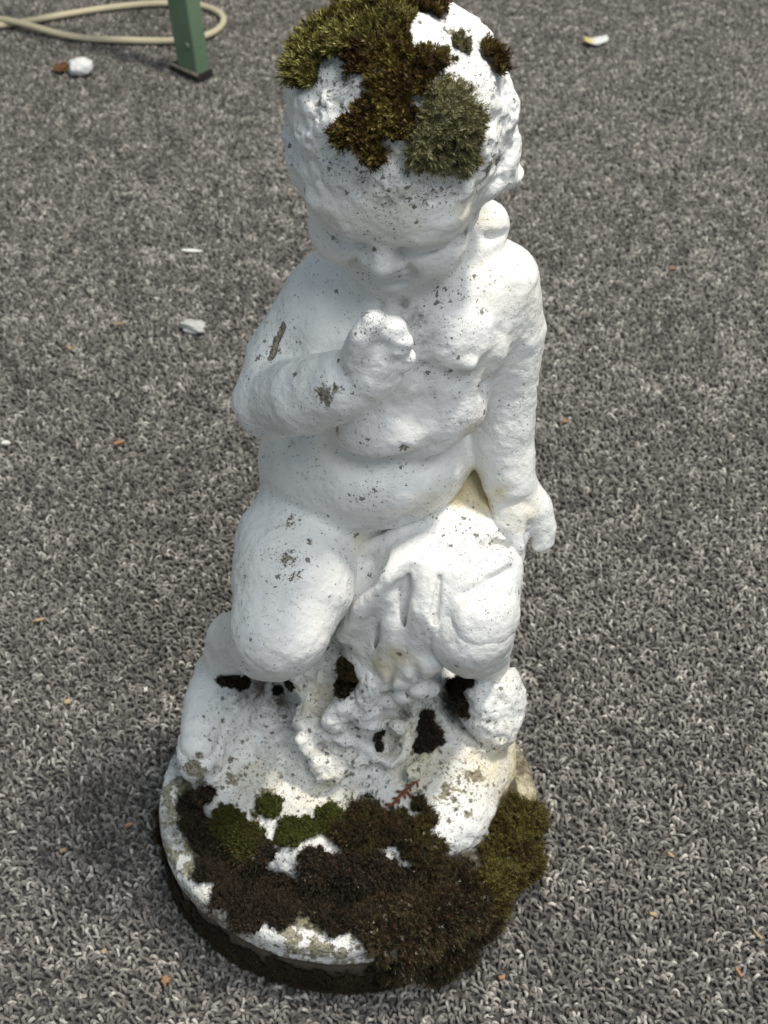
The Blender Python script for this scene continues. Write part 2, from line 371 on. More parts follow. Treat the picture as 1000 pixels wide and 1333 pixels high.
def settle(V, F, amp, seed):
    N = normals(V, F)
    d = amp * (fbm(V, .009, 2, seed) * .00055 + fbm(V, .0034, 2, seed + 5) * .00032)
    if seed == 1:
        L = (V - hc) @ HA.T
        hair = np.clip((L[:, 2] - (-.022 + .60 * np.maximum(L[:, 1], 0))) / .005, 0, 1) * (L[:, 2] > -.05)
        d = d + hair * (fbm(V, .0055, 2, 61) * .0008 - np.abs(fbm(V, .0040, 2, 62)) * .0009 - .0011 * np.clip((vnoise(V, .0026, 63) - .30) / .2, 0, 1))
    if seed == 3:
        c = np.clip((V[:, 2] - .070) / .012, 0, 1) * np.clip((V[:, 1] + .03) / .01, 0, 1)
        c = c * np.clip((np.linalg.norm(V - np.array((-0.0143, -0.0120, 0.0957)), axis=1) - .007) / .006, .35, 1)
        d = d + c * (fbm(V, .016, 3, 71) * .0030 - np.abs(fbm(V, .009, 2, 72)) * .0026)
    return V + N * d[:, None]
VB = settle(VB, FB, 1.0, 1)
VD = settle(VD, FD, 0.9, 2)
VM = settle(VM, FM, 2.0, 3)

# ---------------- oval plinth under the rock
def plinth_geo():
    prof = [(.02, .0), (.90, .0), (.985, .0004), (.998, .002), (.998, .012), (.990, .0245), (.980, .0275), (.992, .0295), (1.0, .0325), (1.0, .0395), (.992, .0435), (.975, .0455), (.94, .0465), (.80, .0460), (.5, .046), (.02, .046)]
    pr = []
    for (a, b), (c, d) in zip(prof[:-1], prof[1:]):
        m = max(1, int(math.hypot((c - a) * .1, d - b) / .0012))
        pr += [(a + (c - a) * i / m, b + (d - b) * i / m) for i in range(m)]
    pr.append(prof[-1])
    K = 520
    ang = np.arange(K) * 2 * math.pi / K
    V = np.concatenate([np.stack([r * .1005 * np.cos(ang) + .001, r * .0885 * np.sin(ang) - .001, np.full(K, z)], 1) for r, z in pr])
    F = []
    kk = np.arange(K); k2 = (kk + 1) % K
    for i in range(len(pr) - 1):
        F.append(np.stack([i * K + kk, i * K + k2, (i + 1) * K + k2, (i + 1) * K + kk], 1))
    F = np.concatenate(F)
    N = normals(V, F)
    if N[len(pr) // 2 * K, 0] < 0: F = F[:, ::-1]; N = -N
    d = fbm(V, .012, 3, 31) * .0012 + np.minimum(fbm(V, .006, 2, 41) + .25, 0) * .0022
    d[V[:, 2] < .003] *= 0
    return V + N * d[:, None], F
VP, FP = plinth_geo()

# ------------------------------------------------------------------ mesh and material helpers
def to_mesh(name, V, F, smooth=True):
    me = bpy.data.meshes.new(name)
    V = np.asarray(V, np.float32); F = np.asarray(F, np.int32)
    k = F.shape[1]
    me.vertices.add(len(V)); me.vertices.foreach_set('co', V.ravel())
    me.loops.add(F.size); me.loops.foreach_set('vertex_index', F.ravel())
    me.polygons.add(len(F)); me.polygons.foreach_set('loop_start', np.arange(0, F.size, k, dtype=np.int32))
    me.polygons.foreach_set('use_smooth', np.full(len(F), smooth, bool))
    me.update(calc_edges=True)
    return me

def obj(name, me, mat=None, parent=None):
    o = bpy.data.objects.new(name, me); scene.collection.objects.link(o)
    if mat: me.materials.append(mat)
    o.parent = parent
    return o

def empty(name, loc=(0, 0, 0)):
    o = bpy.data.objects.new(name, None); o.empty_display_size = .02; o.location = loc
    scene.collection.objects.link(o); return o

def tag(o, label, cat, group=None):
    o['label'] = label; o['category'] = cat
    if group: o['group'] = group
    return o

def fattr(me, name, a):
    at = me.attributes.new(name, 'FLOAT', 'POINT'); at.data.foreach_set('value', np.asarray(a, np.float32))

class NT:
    """small node-tree writer"""
    def __init__(self, name):
        self.m = bpy.data.materials.new(name); self.m.use_nodes = True
        self.t = self.m.node_tree; self.b = self.t.nodes['Principled BSDF']
    def n(self, kind, **kw):
        x = self.t.nodes.new(kind)
        for k, v in kw.items():
            if k in x.inputs.keys() and not hasattr(x, k): x.inputs[k].default_value = v
            else: setattr(x, k, v)
        return x
    def put(self, sock, v):
        if isinstance(v, bpy.types.NodeSocket): self.t.links.new(v, sock)
        else: sock.default_value = v
    def math(self, op, a, b=0.0, c=None, clamp=False):
        x = self.t.nodes.new('ShaderNodeMath'); x.operation = op; x.use_clamp = clamp
        self.put(x.inputs[0], a); self.put(x.inputs[1], b)
        if c is not None: self.put(x.inputs[2], c)
        return x.outputs[0]
    def coord(self):
        return self.t.nodes.new('ShaderNodeNewGeometry').outputs['Position']
    def noise(self, vec, scale, detail=3, rough=.55, out='Fac'):
        x = self.t.nodes.new('ShaderNodeTexNoise'); self.put(x.inputs['Vector'], vec)
        x.inputs['Scale'].default_value = scale; x.inputs['Detail'].default_value = detail; x.inputs['Roughness'].default_value = rough
        return x.outputs[out]
    def voro(self, vec, scale, feature='F1'):
        x = self.t.nodes.new('ShaderNodeTexVoronoi'); x.feature = feature; self.put(x.inputs['Vector'], vec); x.inputs['Scale'].default_value = scale
        return x
    def ramp(self, v, lo, hi):
        x = self.t.nodes.new('ShaderNodeMapRange'); x.interpolation_type = 'SMOOTHSTEP'
        self.put(x.inputs[0], v); x.inputs[1].default_value = lo; x.inputs[2].default_value = hi
        return x.outputs[0]
    def mix(self, f, a, b):
        x = self.t.nodes.new('ShaderNodeMix'); x.data_type = 'RGBA'
        self.put(x.inputs[0], f)
        for s, v in ((x.inputs[6], a), (x.inputs[7], b)):
            if isinstance(v, tuple) and len(v) == 3: v = v + (1,)
            self.put(s, v)
        return x.outputs[2]
    def attr(self, name, out='Fac', kind='GEOMETRY'):
        x = self.t.nodes.new('ShaderNodeAttribute'); x.attribute_name = name; x.attribute_type = kind
        return x.outputs[out]
    def bump(self, h, strength, dist, prev=None):
        x = self.t.nodes.new('ShaderNodeBump'); x.inputs['Strength'].default_value = strength; x.inputs['Distance'].default_value = dist
        self.put(x.inputs['Height'], h)
        if prev is not None: self.put(x.inputs['Normal'], prev)
        return x.outputs[0]

def statue_paint(name, rough_bump=1.0, lichen=0.0):
    """old white masonry paint: lumpy brushed coat, pin holes, chips down to concrete, cream and brown stains, grime and painted recess shade"""
    w = NT(name); p = w.coord()
    chip = w.attr('chip'); pit = w.attr('pit'); stain = w.attr('stain'); dirt_shade = w.attr('dirt_shade'); lich = w.attr('lichen')
    n1 = w.noise(p, 140, 3); n2 = w.noise(p, 620, 3, .6); n3 = w.noise(p, 45, 2); n4 = w.noise(p, 300, 4, .65)
    col = w.mix(w.ramp(n3, .3, .7), (.80, .795, .765), (.74, .745, .735))
    col = w.mix(w.math('MULTIPLY', w.ramp(n1, .45, .75), .25), col, (.66, .655, .62))
    col = w.mix(w.math('MULTIPLY', w.ramp(w.noise(p, 22, 4, .6), .48, .72), .5), col, (.70, .66, .55))
    # stains
    st = w.math('MULTIPLY', w.ramp(w.math('ADD', stain, w.math('MULTIPLY', w.math('SUBTRACT', n1, .5), .5)), .05, .65), .85)
    col = w.mix(st, col, (.62, .53, .32))
    dd = w.math('ADD', dirt_shade, w.math('MULTIPLY', w.math('SUBTRACT', n4, .5), .9))
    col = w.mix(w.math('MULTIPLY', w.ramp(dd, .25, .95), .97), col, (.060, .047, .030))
    # lichen: flat grey-olive blotches
    lv = w.math('ADD', lich, w.math('MULTIPLY', w.math('SUBTRACT', n1, .5), 1.6))
    lv = w.math('ADD', lv, w.math('MULTIPLY', w.math('SUBTRACT', n4, .5), .7))
    lm = w.ramp(lv, .52, .60)
    col = w.mix(w.math('MULTIPLY', lm, .9), col, w.mix(w.ramp(n2, .35, .65), (.14, .125, .075), (.33, .30, .20)))
    # pin holes, two sizes
    dots = None
    for sc, lo, r, kk in ((800, .985, .38, 1), (330, 1.01, .38, 2), (1500, .955, .38, 3)):
        v = w.voro(w.mix(.0035, p, w.noise(p, 900, 2, .5, 'Color')), sc)
        sep = w.t.nodes.new('ShaderNodeSeparateColor'); w.put(sep.inputs[0], v.outputs['Color'])
        on = w.math('GREATER_THAN', w.math('ADD', sep.outputs[0], w.math('MULTIPLY', pit, .62)), w.math('ADD', lo, w.math('MULTIPLY', w.math('SUBTRACT', n3, .5), -.35)))
        rad = w.math('MULTIPLY', r, w.math('ADD', .45, w.math('MULTIPLY', sep.outputs[1], .75)))
        dist = w.math('ADD', v.outputs['Distance'], w.math('MULTIPLY', w.math('SUBTRACT', n2, .5), .35))
        d = w.math('MULTIPLY', on, w.math('LESS_THAN', dist, rad))
        dots = d if dots is None else w.math('MAXIMUM', dots, d)
    col = w.mix(w.math('MULTIPLY', dots, .82), col, (.075, .065, .045))
    # chips
    cv = w.math('ADD', chip, w.math('MULTIPLY', w.math('SUBTRACT', n4, .5), .9))
    cv = w.math('ADD', cv, w.math('MULTIPLY', w.math('SUBTRACT', n2, .5), .9))
    cm = w.ramp(cv, .48, .52)
    edge = w.math('MULTIPLY', w.ramp(cv, .36, .48), w.math('SUBTRACT', 1.0, cm))
    col = w.mix(w.math('MULTIPLY', edge, .35), col, (.22, .17, .10))
    col = w.mix(cm, col, w.mix(w.ramp(w.noise(p, 900, 3), .35, .65), (.10, .085, .06), (.36, .32, .25)))
    w.put(w.b.inputs['Base Color'], col)
    w.put(w.b.inputs['Roughness'], w.math('ADD', .42, w.math('MULTIPLY', w.math('MAXIMUM', w.math('MAXIMUM', cm, dots), lm), .45)))
    w.b.inputs['Specular IOR Level'].default_value = .38
    nb = w.bump(n1, .45 * rough_bump, .0014)
    nb = w.bump(w.noise(p, 420, 2, .5), .55 * rough_bump, .0007, nb)
    nb = w.bump(w.noise(p, 1100, 2, .5), .4, .0003, nb)
    hole = w.math('SUBTRACT', 1.0, w.math('MAXIMUM', dots, w.math('MULTIPLY', cm, w.math('ADD', .6, w.math('MULTIPLY', n2, .5)))))
    nb = w.bump(hole, .9, .0006, nb)
    w.put(w.b.inputs['Normal'], nb)
    return w.m

# ------------------------------------------------------------------ carpet
def carpet_backing():
    w = NT('carpet_backing'); p = w.coord()
    v = w.voro(p, 290)
    n = w.noise(p, 60, 3)
    c = w.mix(w.ramp(v.outputs['Distance'], .1, .6), w.mix(w.ramp(w.noise(p, 230, 2), .35, .7), (.10, .10, .095), (.24, .23, .22)), (.075, .072, .068))
    # past the modelled loops the sheet itself carries the look of the pile
    sep = w.t.nodes.new('ShaderNodeSeparateXYZ'); w.put(sep.inputs[0], p)
    ax = w.math('ABSOLUTE', w.math('SUBTRACT', sep.outputs[0], .02))
    far = w.math('GREATER_THAN', ax, w.math('MINIMUM', .99, w.math('ADD', .52 + .40 * .34, w.math('MULTIPLY', sep.outputs[1], .40))))
    far = w.math('MAXIMUM', far, w.math('MAXIMUM', w.math('GREATER_THAN', sep.outputs[1], 1.515), w.math('LESS_THAN', sep.outputs[1], -.34)))
    tone = w.math('ADD', w.math('MULTIPLY', w.noise(p, 330, 3, .7), .7), w.math('MULTIPLY', w.noise(p, 110, 2), .3))
    c = w.mix(far, c, w.mix(w.ramp(tone, .36, .64), (.075, .069, .062), (.33, .305, .275)))
    w.put(w.b.inputs['Base Color'], c); w.b.inputs['Roughness'].default_value = .95
    w.put(w.b.inputs['Normal'], w.bump(v.outputs['Distance'], 1.0, -.004))
    return w.m

def yarn():
    w = NT('carpet_yarn'); p = w.coord()
    tone = w.attr('tone', 'Fac', 'INSTANCER')
    n = w.noise(p, 520, 3, .7)
    t = w.math('ADD', tone, w.math('MULTIPLY', w.math('SUBTRACT', n, .5), .95), clamp=True)
    r = w.t.nodes.new('ShaderNodeValToRGB'); w.put(r.inputs[0], t)
    e = r.color_ramp.elements
    e[0].position = 0; e[0].color = (.052, .048, .044, 1)
    e[1].position = 1; e[1].color = (.66, .615, .555, 1)
    a = e.new(.35); a.color = (.135, .124, .112, 1)
    a = e.new(.65); a.color = (.275, .254, .230, 1)
    w.put(w.b.inputs['Base Color'], r.outputs[0])
    w.b.inputs['Roughness'].default_value = .85; w.b.inputs['Specular IOR Level'].default_value = .25
    w.b.inputs['Sheen Weight'].default_value = .15
    w.put(w.b.inputs['Normal'], w.bump(w.noise(p, 2600, 2, .6), .8, .0005))
    return w.m

carpet = obj('carpet', to_mesh('carpet', [(-4, -4, -.0050), (4, -4, -.0050), (4, 4, -.0050), (-4, 4, -.0050)], [(0, 1, 2, 3)]), carpet_backing())
carpet['kind'] = 'structure'; carpet['label'] = 'grey heathered loop-pile carpet under everything'

def carpet_pile():
    rs = np.random.RandomState(7)
    g = .0031
    xs = np.arange(-.98, 1.02, g); ys = np.arange(-.34, 1.52, g * .92)
    X, Y = np.meshgrid(xs, ys)
    X = X + (np.arange(len(ys)) % 2)[:, None] * g * .5
    P = np.stack([X.ravel(), Y.ravel(), np.full(X.size, -.0048)], 1)
    P[:, :2] += rs.normal(0, g * .42, (len(P), 2))
    keep = (P[:, 0] / .094) ** 2 + (P[:, 1] / .082) ** 2 > 1
    # keep the wedge that a viewer near the statue could see
    keep &= np.abs(P[:, 0] - .02) < .52 + .40 * (P[:, 1] + .34)
    P = P[keep]; n = len(P)
    me = bpy.data.meshes.new('carpet_pile')
    me.vertices.add(n); me.vertices.foreach_set('co', P.astype(np.float32).ravel())
    big = fbm(P, .030, 2, 70) * .08 + fbm(P, .008, 2, 77) * .26
    tone = np.clip(.485 + big + rs.normal(0, .13, n) + (rs.rand(n) > .93) * .28, 0, 1)
    fattr(me, 'tone', tone)
    flow = fbm(P, .05, 2, 90) * 2.2
    rot = np.stack([rs.normal(0, .30, n), rs.normal(0, .22, n), flow + rs.normal(0, .9, n)], 1)
    at = me.attributes.new('rot', 'FLOAT_VECTOR', 'POINT'); at.data.foreach_set('vector', rot.astype(np.float32).ravel())
    sc = np.stack([rs.uniform(.75, 1.30, n), rs.uniform(.8, 1.2, n), rs.uniform(.75, 1.18, n) + fbm(P, .02, 2, 99) * .12], 1)
    at = me.attributes.new('scl', 'FLOAT_VECTOR', 'POINT'); at.data.foreach_set('vector', sc.astype(np.float32).ravel())
    o = obj('carpet_pile', me, None, carpet); o['kind'] = 'stuff'; o['label'] = 'short grey and black yarn loops of the carpet'
    t = bpy.data.node_groups.new('loops', 'GeometryNodeTree')
    t.interface.new_socket('Geometry', in_out='INPUT', socket_type='NodeSocketGeometry')
    t.interface.new_socket('Geometry', in_out='OUTPUT', socket_type='NodeSocketGeometry')
    N = t.nodes.new; L = t.links.new
    gi = N('NodeGroupInput'); go = N('NodeGroupOutput')
    bz = N('GeometryNodeCurveQuadraticBezier'); bz.inputs['Resolution'].default_value = 6
    bz.inputs['Start'].default_value = (-.0018, 0, 0); bz.inputs['Middle'].default_value = (.0002, .0005, .0066); bz.inputs['End'].default_value = (.0018, 0, 0)
    ci = N('GeometryNodeCurvePrimitiveCircle'); ci.inputs['Resolution'].default_value = 6; ci.inputs['Radius'].default_value = .00088
    cm = N('GeometryNodeCurveToMesh'); L(bz.outputs[0], cm.inputs[0]); L(ci.outputs[0], cm.inputs[1])
    ss = N('GeometryNodeSetShadeSmooth'); L(cm.outputs[0], ss.inputs[0])
    sm = N('GeometryNodeSetMaterial'); L(ss.outputs[0], sm.inputs[0]); sm.inputs['Material'].default_value = yarn()
    ip = N('GeometryNodeInstanceOnPoints'); L(gi.outputs[0], ip.inputs['Points']); L(sm.outputs[0], ip.inputs['Instance'])
    def na(name):
        a = N('GeometryNodeInputNamedAttribute'); a.data_type = 'FLOAT_VECTOR'; a.inputs[0].default_value = name; return a.outputs[0]
    er = N('FunctionNodeEulerToRotation'); L(na('rot'), er.inputs[0]); L(er.outputs[0], ip.inputs['Rotation'])
    L(na('scl'), ip.inputs['Scale'])
    L(ip.outputs[0], go.inputs[0])
    md = o.modifiers.new('loops', 'NODES'); md.node_group = t
carpet_pile()

# ------------------------------------------------------------------ the statue
statue = empty('garden_statue')
tag(statue, 'white painted stone statue of a seated child, mossy, on an oval plinth', 'statue')

def blobs(V, L):
    """largest (1 - distance / radius) * strength over the listed spots"""
    a = np.zeros(len(V))
    for b in L:
        c, r = b[0], b[1]; s = b[2] if len(b) > 2 else 1.0
        d = np.sqrt(((V - np.array(c)) ** 2).sum(1)) / r
        a = np.maximum(a, np.clip(1 - d, 0, 1) * s)
    return a
def line(V, pts, r, s=1.0):
    a = np.zeros(len(V)); pts = [np.array(p) for p in pts]
    for p, q in zip(pts[:-1], pts[1:]):
        v = q - p; t = np.clip(((V - p) @ v) / (v @ v + 1e-12), 0, 1)
        d = np.linalg.norm(V - p - t[:, None] * v, axis=1) / r
        a = np.maximum(a, np.clip(1 - d, 0, 1) * s)
    return a

CHIPS = [((-0.0030, -0.0080, 0.3245), .0085, .86), ((0.0009, -0.0091, 0.3281), .0050, .8),
         ((0.0285, 0.0195, 0.2735), .0046, .85), ((0.0575, 0.0208, 0.4049), .0060, 1.1), ((0.0607, 0.0303, 0.4005), .0042, 1.0),
         ((-0.0225, 0.0265, 0.2214), .0110, .56), ((-0.0134, 0.0165, 0.2198), .0070, .56), ((-0.0225, 0.0065, 0.2188), .0120, .58), ((-0.0185, 0.0003, 0.2147), .0070, .55), ((0.0545, 0.0065, 0.2136), .016, .36), ((0.0685, 0.0234, 0.2145), .012, .38),
         ((0.0305, 0.0069, 0.3966), .0018, 1.), ((0.0028, -0.0015, 0.3362), .0015, 1.),
         ((-0.0771, -0.0095, 0.0813), .007, 1.), ((-0.0735, -0.0112, 0.0695), .006, 1.), ((-0.0735, -0.0066, 0.0875), .005, .9), ((0.0675, -0.0036, 0.0650), .006, .8), ((0.0515, -0.0125, 0.0681), .005, .85), ((0.0555, -0.0175, 0.0656), .004, .85),
         ((0.0375, -0.0164, 0.0702), .004, .8), ((0.0271, -0.0039, 0.1655), .0028, .9), ((-0.0595, 0.0015, 0.0720), .004, .8), ((0.0395, 0.0476, 0.4460), .004, 1.0), ((0.0422, 0.0405, 0.4441), .0045, .9)]
SLIT = [(-0.0211, 0.0440, 0.3180), (-0.0242, 0.0419, 0.3112), (-0.0265, 0.0385, 0.3062)]
PITS = [((0.0071, 0.0240, 0.4328), .022, 1.0), ((0.0100, 0.0150, 0.4290), .016, .9), ((0.0023, 0.0275, 0.4338), .016, .9), ((0.0510, 0.0240, 0.4330), .030, .75), ((0.0458, 0.0375, 0.4398), .020, .7), ((0.0431, 0.0103, 0.4204), .022, .6), ((0.0196, 0.0060, 0.4074), .022, .9),
        ((0.0040, 0.0131, 0.4092), .014, .8), ((0.0353, 0.0079, 0.4045), .018, .9), ((-0.0225, 0.0065, 0.2188), .016, .55), ((0.0500, 0.0391, 0.3380), .020, .35), ((-0.0242, 0.0409, 0.3102), .016, .5), ((0.0145, -0.0097, 0.3596), .012, .6), ((0.0135, 0.0190, 0.2435), .012, .45),
        ((0.0005, -0.0148, 0.0757), .05, .62), ((-0.0465, -0.0145, 0.0686), .04, .68), ((0.0594, -0.0084, 0.0662), .04, .72), ((0.0575, 0.0216, 0.2175), .025, .45), ((-0.0627, 0.0065, 0.0854), .02, .4), ((0.0757, 0.0091, 0.0813), .03, .5)]
STAIN = [((0.0595, 0.0507, 0.2253), .020, .85), ((0.0642, 0.0417, 0.2210), .012, .9), ((0.0555, 0.0435, 0.2222), .012, .9), ((0.0714, 0.0345, 0.2335), .010, .5), ((0.0839, 0.0310, 0.2219), .018, .35), ((0.0415, 0.0234, 0.2375), .018, .38),
         ((0.0093, 0.0303, 0.2017), .014, .32), ((0.0270, -0.0040, 0.1640), .014, .55), ((0.0195, -0.0025, 0.1535), .014, .5), ((0.0500, 0.0159, 0.3905), .02, .35), ((0.0625, 0.0596, 0.3584), .012, .3), ((0.0584, 0.0286, 0.2755), .012, .6),
         ((0.0431, -0.0046, 0.0841), .04, .55), ((0.0766, 0.0024, 0.0635), .04, .5), ((-0.0075, -0.0166, 0.0717), .05, .35), ((0.0963, 0.0144, 0.0460), .04, .75), ((0.0967, -0.0051, 0.0466), .03, .75), ((-0.0468, -0.0108, 0.0697), .04, .35), ((-0.0115, 0.0169, 0.1102), .03, .45)]
DIRT_SHADE = [((0.0325, 0.0300, 0.3317), .0125, .66), ((0.0354, 0.0291, 0.3214), .0115, .62), ((0.0275, 0.0310, 0.3377), .0105, .64), ((0.0355, 0.0286, 0.3115), .0100, .5), ((0.0205, 0.0317, 0.3375), .0080, .5),
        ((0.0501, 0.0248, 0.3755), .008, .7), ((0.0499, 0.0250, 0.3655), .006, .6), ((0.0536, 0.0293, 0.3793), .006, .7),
        ((-0.0439, 0.0316, 0.0942), .020, .95), ((-0.0345, 0.0330, 0.0783), .016, .95), ((-0.0512, 0.0243, 0.0977), .014, .85), ((-0.0605, 0.0273, 0.1065), .008, 1.0), ((0.0548, 0.0345, 0.0768), .022, 1.0), ((0.0440, 0.0163, 0.0788), .018, 1.0), ((0.0315, 0.0047, 0.1069), .012, .9),  # dirt, and painted shade that deepens the recesses under the knees
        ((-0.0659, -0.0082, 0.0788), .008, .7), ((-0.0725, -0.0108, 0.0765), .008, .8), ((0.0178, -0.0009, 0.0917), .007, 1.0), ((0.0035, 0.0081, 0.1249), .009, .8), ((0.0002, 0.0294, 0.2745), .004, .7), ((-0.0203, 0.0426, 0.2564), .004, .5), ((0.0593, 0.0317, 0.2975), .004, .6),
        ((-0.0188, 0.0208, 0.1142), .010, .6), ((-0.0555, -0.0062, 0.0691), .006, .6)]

def dress(name, V, F, mat, seed, pit0=0., lich=None, dirt_shade=None, extra_chip=None):
    chip = np.maximum(blobs(V, CHIPS), line(V, SLIT, .0028, 1.2))
    if extra_chip is not None: chip = np.maximum(chip, extra_chip)
    N = normals(V, F)
    j = np.clip((chip + fbm(V, .004, 2, 5) * .25 - .4) / .25, 0, 1)
    V = V - N * (j * .0005)[:, None]
    me = to_mesh(name, V, F)
    fattr(me, 'chip', chip); fattr(me, 'pit', np.maximum(pit0, blobs(V, PITS))); fattr(me, 'stain', blobs(V, STAIN))
    fattr(me, 'dirt_shade', blobs(V, DIRT_SHADE) if dirt_shade is None else np.maximum(blobs(V, DIRT_SHADE), dirt_shade))
    fattr(me, 'lichen', np.zeros(len(V)) if lich is None else lich)
    return obj(name, me, mat, statue)

paint_fine = statue_paint('white_paint_figure', 1.0)
paint_coarse = statue_paint('white_paint_rock', 1.5)
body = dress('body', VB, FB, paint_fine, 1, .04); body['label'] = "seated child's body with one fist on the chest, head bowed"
drape = dress('drapery', VD, FD, paint_fine, 2, .07); drape['label'] = 'cloth folds draped over the lap and right thigh'
lich_m = blobs(VM, [((-0.0771, -0.0095, 0.0813), .018, .75), ((-0.0745, 0.0005, 0.0935), .012, .6), ((-0.0382, -0.0183, 0.0706), .020, .55), ((0.0675, -0.0036, 0.0650), .022, .62), ((0.0515, -0.0145, 0.0675), .020, .62), ((0.0585, -0.0255, 0.0638), .016, .5), ((-0.0591, -0.0070, 0.0700), .014, .6), ((-0.0115, -0.0215, 0.0711), .02, .45)])
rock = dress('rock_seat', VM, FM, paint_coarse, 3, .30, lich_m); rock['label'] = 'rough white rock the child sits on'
az = np.arctan2(VP[:, 1], VP[:, 0])
lich_p = np.where(VP[:, 2] > .030, .50 + .16 * fbm(VP, .02, 2, 8), .12)
lich_p = lich_p - .38 * np.clip(1 - np.abs(az - .15) / .5, 0, 1)
rad_p = np.hypot((VP[:, 0] - .001) / .1005, (VP[:, 1] + .001) / .0885)
dirt_p = np.maximum(np.clip((.0325 - VP[:, 2]) / .005, 0, 1) * 1.7, np.clip((.925 - rad_p) / .05, 0, 1) * 1.2)
dirt_p = np.maximum(dirt_p, np.clip(.55 + .6 * fbm(VP, .03, 2, 3), 0, 1) * .85)
pl = dress('plinth', VP, FP, paint_coarse, 4, .35, lich_p, dirt_p, np.clip(.2 + .5 * fbm(VP, .015, 3, 21), 0, .7) * (VP[:, 2] > .030)); pl['label'] = 'oval plinth with a worn white rim and grimy side'

# ------------------------------------------------------------------ moss
SV = np.concatenate([VB, VD, VM, VP])
off = np.cumsum([0, len(VB), len(VD), len(VM)])
SF = np.concatenate([FB + off[0], FD + off[1], FM + off[2], FP + off[3]])
SN = normals(SV, SF)

def moss_mat(name, rough=.8):
    w = NT(name); p = w.coord()
    c = w.attr('col', 'Color')
    w.put(w.b.inputs['Base Color'], c)
    w.b.inputs['Roughness'].default_value = rough; w.b.inputs['Specular IOR Level'].default_value = .2
    return w.m
M_moss = moss_mat('moss')

def moss(label, spots, height, density, leaf, width, nleaf, pal, seed, lift=.25, ragged=.45, shoot=.5, droop=0.0, bits=0.0):
    """a cushion of leafy shoots growing on the statue's surface round the given spots"""
    rs = np.random.RandomState(seed)
    m = blobs(SV, spots)
    near = np.nonzero(m > 0)[0]
    m2 = np.zeros(len(SV)); m2[near] = m[near] + ragged * fbm(SV[near], .006, 3, seed) + .35 * ragged * vnoise(SV[near], .0021, seed + 2)
    fm_ = m2[SF].min(1) > .12
    faces = SF[fm_]
    if len(faces) == 0: return None
    used = np.unique(faces); remap = np.full(len(SV), -1); remap[used] = np.arange(len(used))
    hgt = np.clip(m2[used], 0, 1) ** .5 * (.62 + .5 * fbm(SV[used], .008, 2, seed + 3) + .42 * fbm(SV[used], .0028, 2, seed + 4))
    # smooth the directions so that the cushion swells as one
    ctr = SV[used].mean(0)
    nd = SN[used]
    base = SV[used] + nd * (height * .62 * hgt)[:, None]
    fq = remap[faces]
    # sample shoots over the faces
    tri = SV[faces]
    area = np.linalg.norm(np.cross(tri[:, 2] - tri[:, 0], tri[:, 3] - tri[:, 1]), axis=1) * .5
    cnt = max(8, int(area.sum() * density * 1e6))
    pick = rs.choice(len(faces), cnt, p=area / area.sum())
    uv = rs.rand(cnt, 2)
    def lerp(A):
        q = A[fq[pick]]
        u = uv[:, :1]; v = uv[:, 1:]
        return (q[:, 0] * (1 - u) + q[:, 1] * u) * (1 - v) + (q[:, 3] * (1 - u) + q[:, 2] * u) * v
    B = lerp(base); Nn = lerp(nd); hh = lerp(hgt[:, None])[:, 0]
    ax = Nn + rs.normal(0, .42, (cnt, 3)) + np.array((0, 0, lift - droop))
    ax /= np.linalg.norm(ax, axis=1)[:, None]
    Ls = height * shoot * (.55 + .75 * rs.rand(cnt)) * (.5 + .5 * np.clip(hh, 0, 1))
    # leaves
    t1 = np.cross(ax, rs.normal(size=(cnt, 3))); t1 /= np.linalg.norm(t1, axis=1)[:, None]
    t2 = np.cross(ax, t1)
    verts = [base]; cols = []
    pal = [np.array(c) for c in pal]
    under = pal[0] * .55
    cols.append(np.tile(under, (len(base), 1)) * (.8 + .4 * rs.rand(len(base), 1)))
    quads = [fq]
    nb = len(base)
    tint = np.clip(.5 + .42 * fbm(B, .010, 2, seed + 9) + rs.normal(0, .27, cnt), 0, 1)
    k0 = np.clip(tint * (len(pal) - 1), 0, len(pal) - 1.001)
    ki = k0.astype(int); kf = (k0 - ki)[:, None]
    PA = np.array(pal); cs = PA[ki] * (1 - kf) + PA[ki + 1] * kf
    odd = rs.rand(cnt)
    cs[odd < bits] = (.17, .075, .035); cs[odd < bits * .3] = (.34, .30, .23)
    for l in range(nleaf):
        f = (l + 1.0) / nleaf
        an = l * 2.399 + rs.rand(cnt) * .6
        out = t1 * np.cos(an)[:, None] + t2 * np.sin(an)[:, None]
        spread = (1.15 - .75 * f) + rs.normal(0, .12, cnt)
        d = ax * np.cos(spread)[:, None] + out * np.sin(spread)[:, None]
        side = np.cross(d, ax); side /= (np.linalg.norm(side, axis=1)[:, None] + 1e-9)
        o_ = B + ax * (Ls * (.05 + .90 * f))[:, None] - ax * .0003
        ll = leaf * (.7 + .6 * rs.rand(cnt))[:, None]; ww = width * (.7 + .6 * rs.rand(cnt))[:, None]
        tip = o_ + d * ll + ax * ll * .12
        mid = o_ + d * ll * .45 - ax * ll * .05
        verts += [np.stack([o_, mid - side * ww * .5, tip, mid + side * ww * .5], 1).reshape(-1, 3)]
        q = nb + np.arange(cnt * 4).reshape(cnt, 4); nb += cnt * 4
        quads.append(q)
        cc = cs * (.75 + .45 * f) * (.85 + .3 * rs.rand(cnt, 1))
        cols.append(np.repeat(cc, 4, axis=0))
    V = np.concatenate(verts); F = np.concatenate(quads); C = np.clip(np.concatenate(cols), 0, 1)
    me = to_mesh('moss_clump', V, F)
    ca = me.color_attributes.new('col', 'FLOAT_COLOR', 'POINT')
    ca.data.foreach_set('color', np.concatenate([C, np.ones((len(C), 1))], 1).astype(np.float32).ravel())
    o = obj('moss_clump', me, M_moss, statue); o['label'] = label
    return o

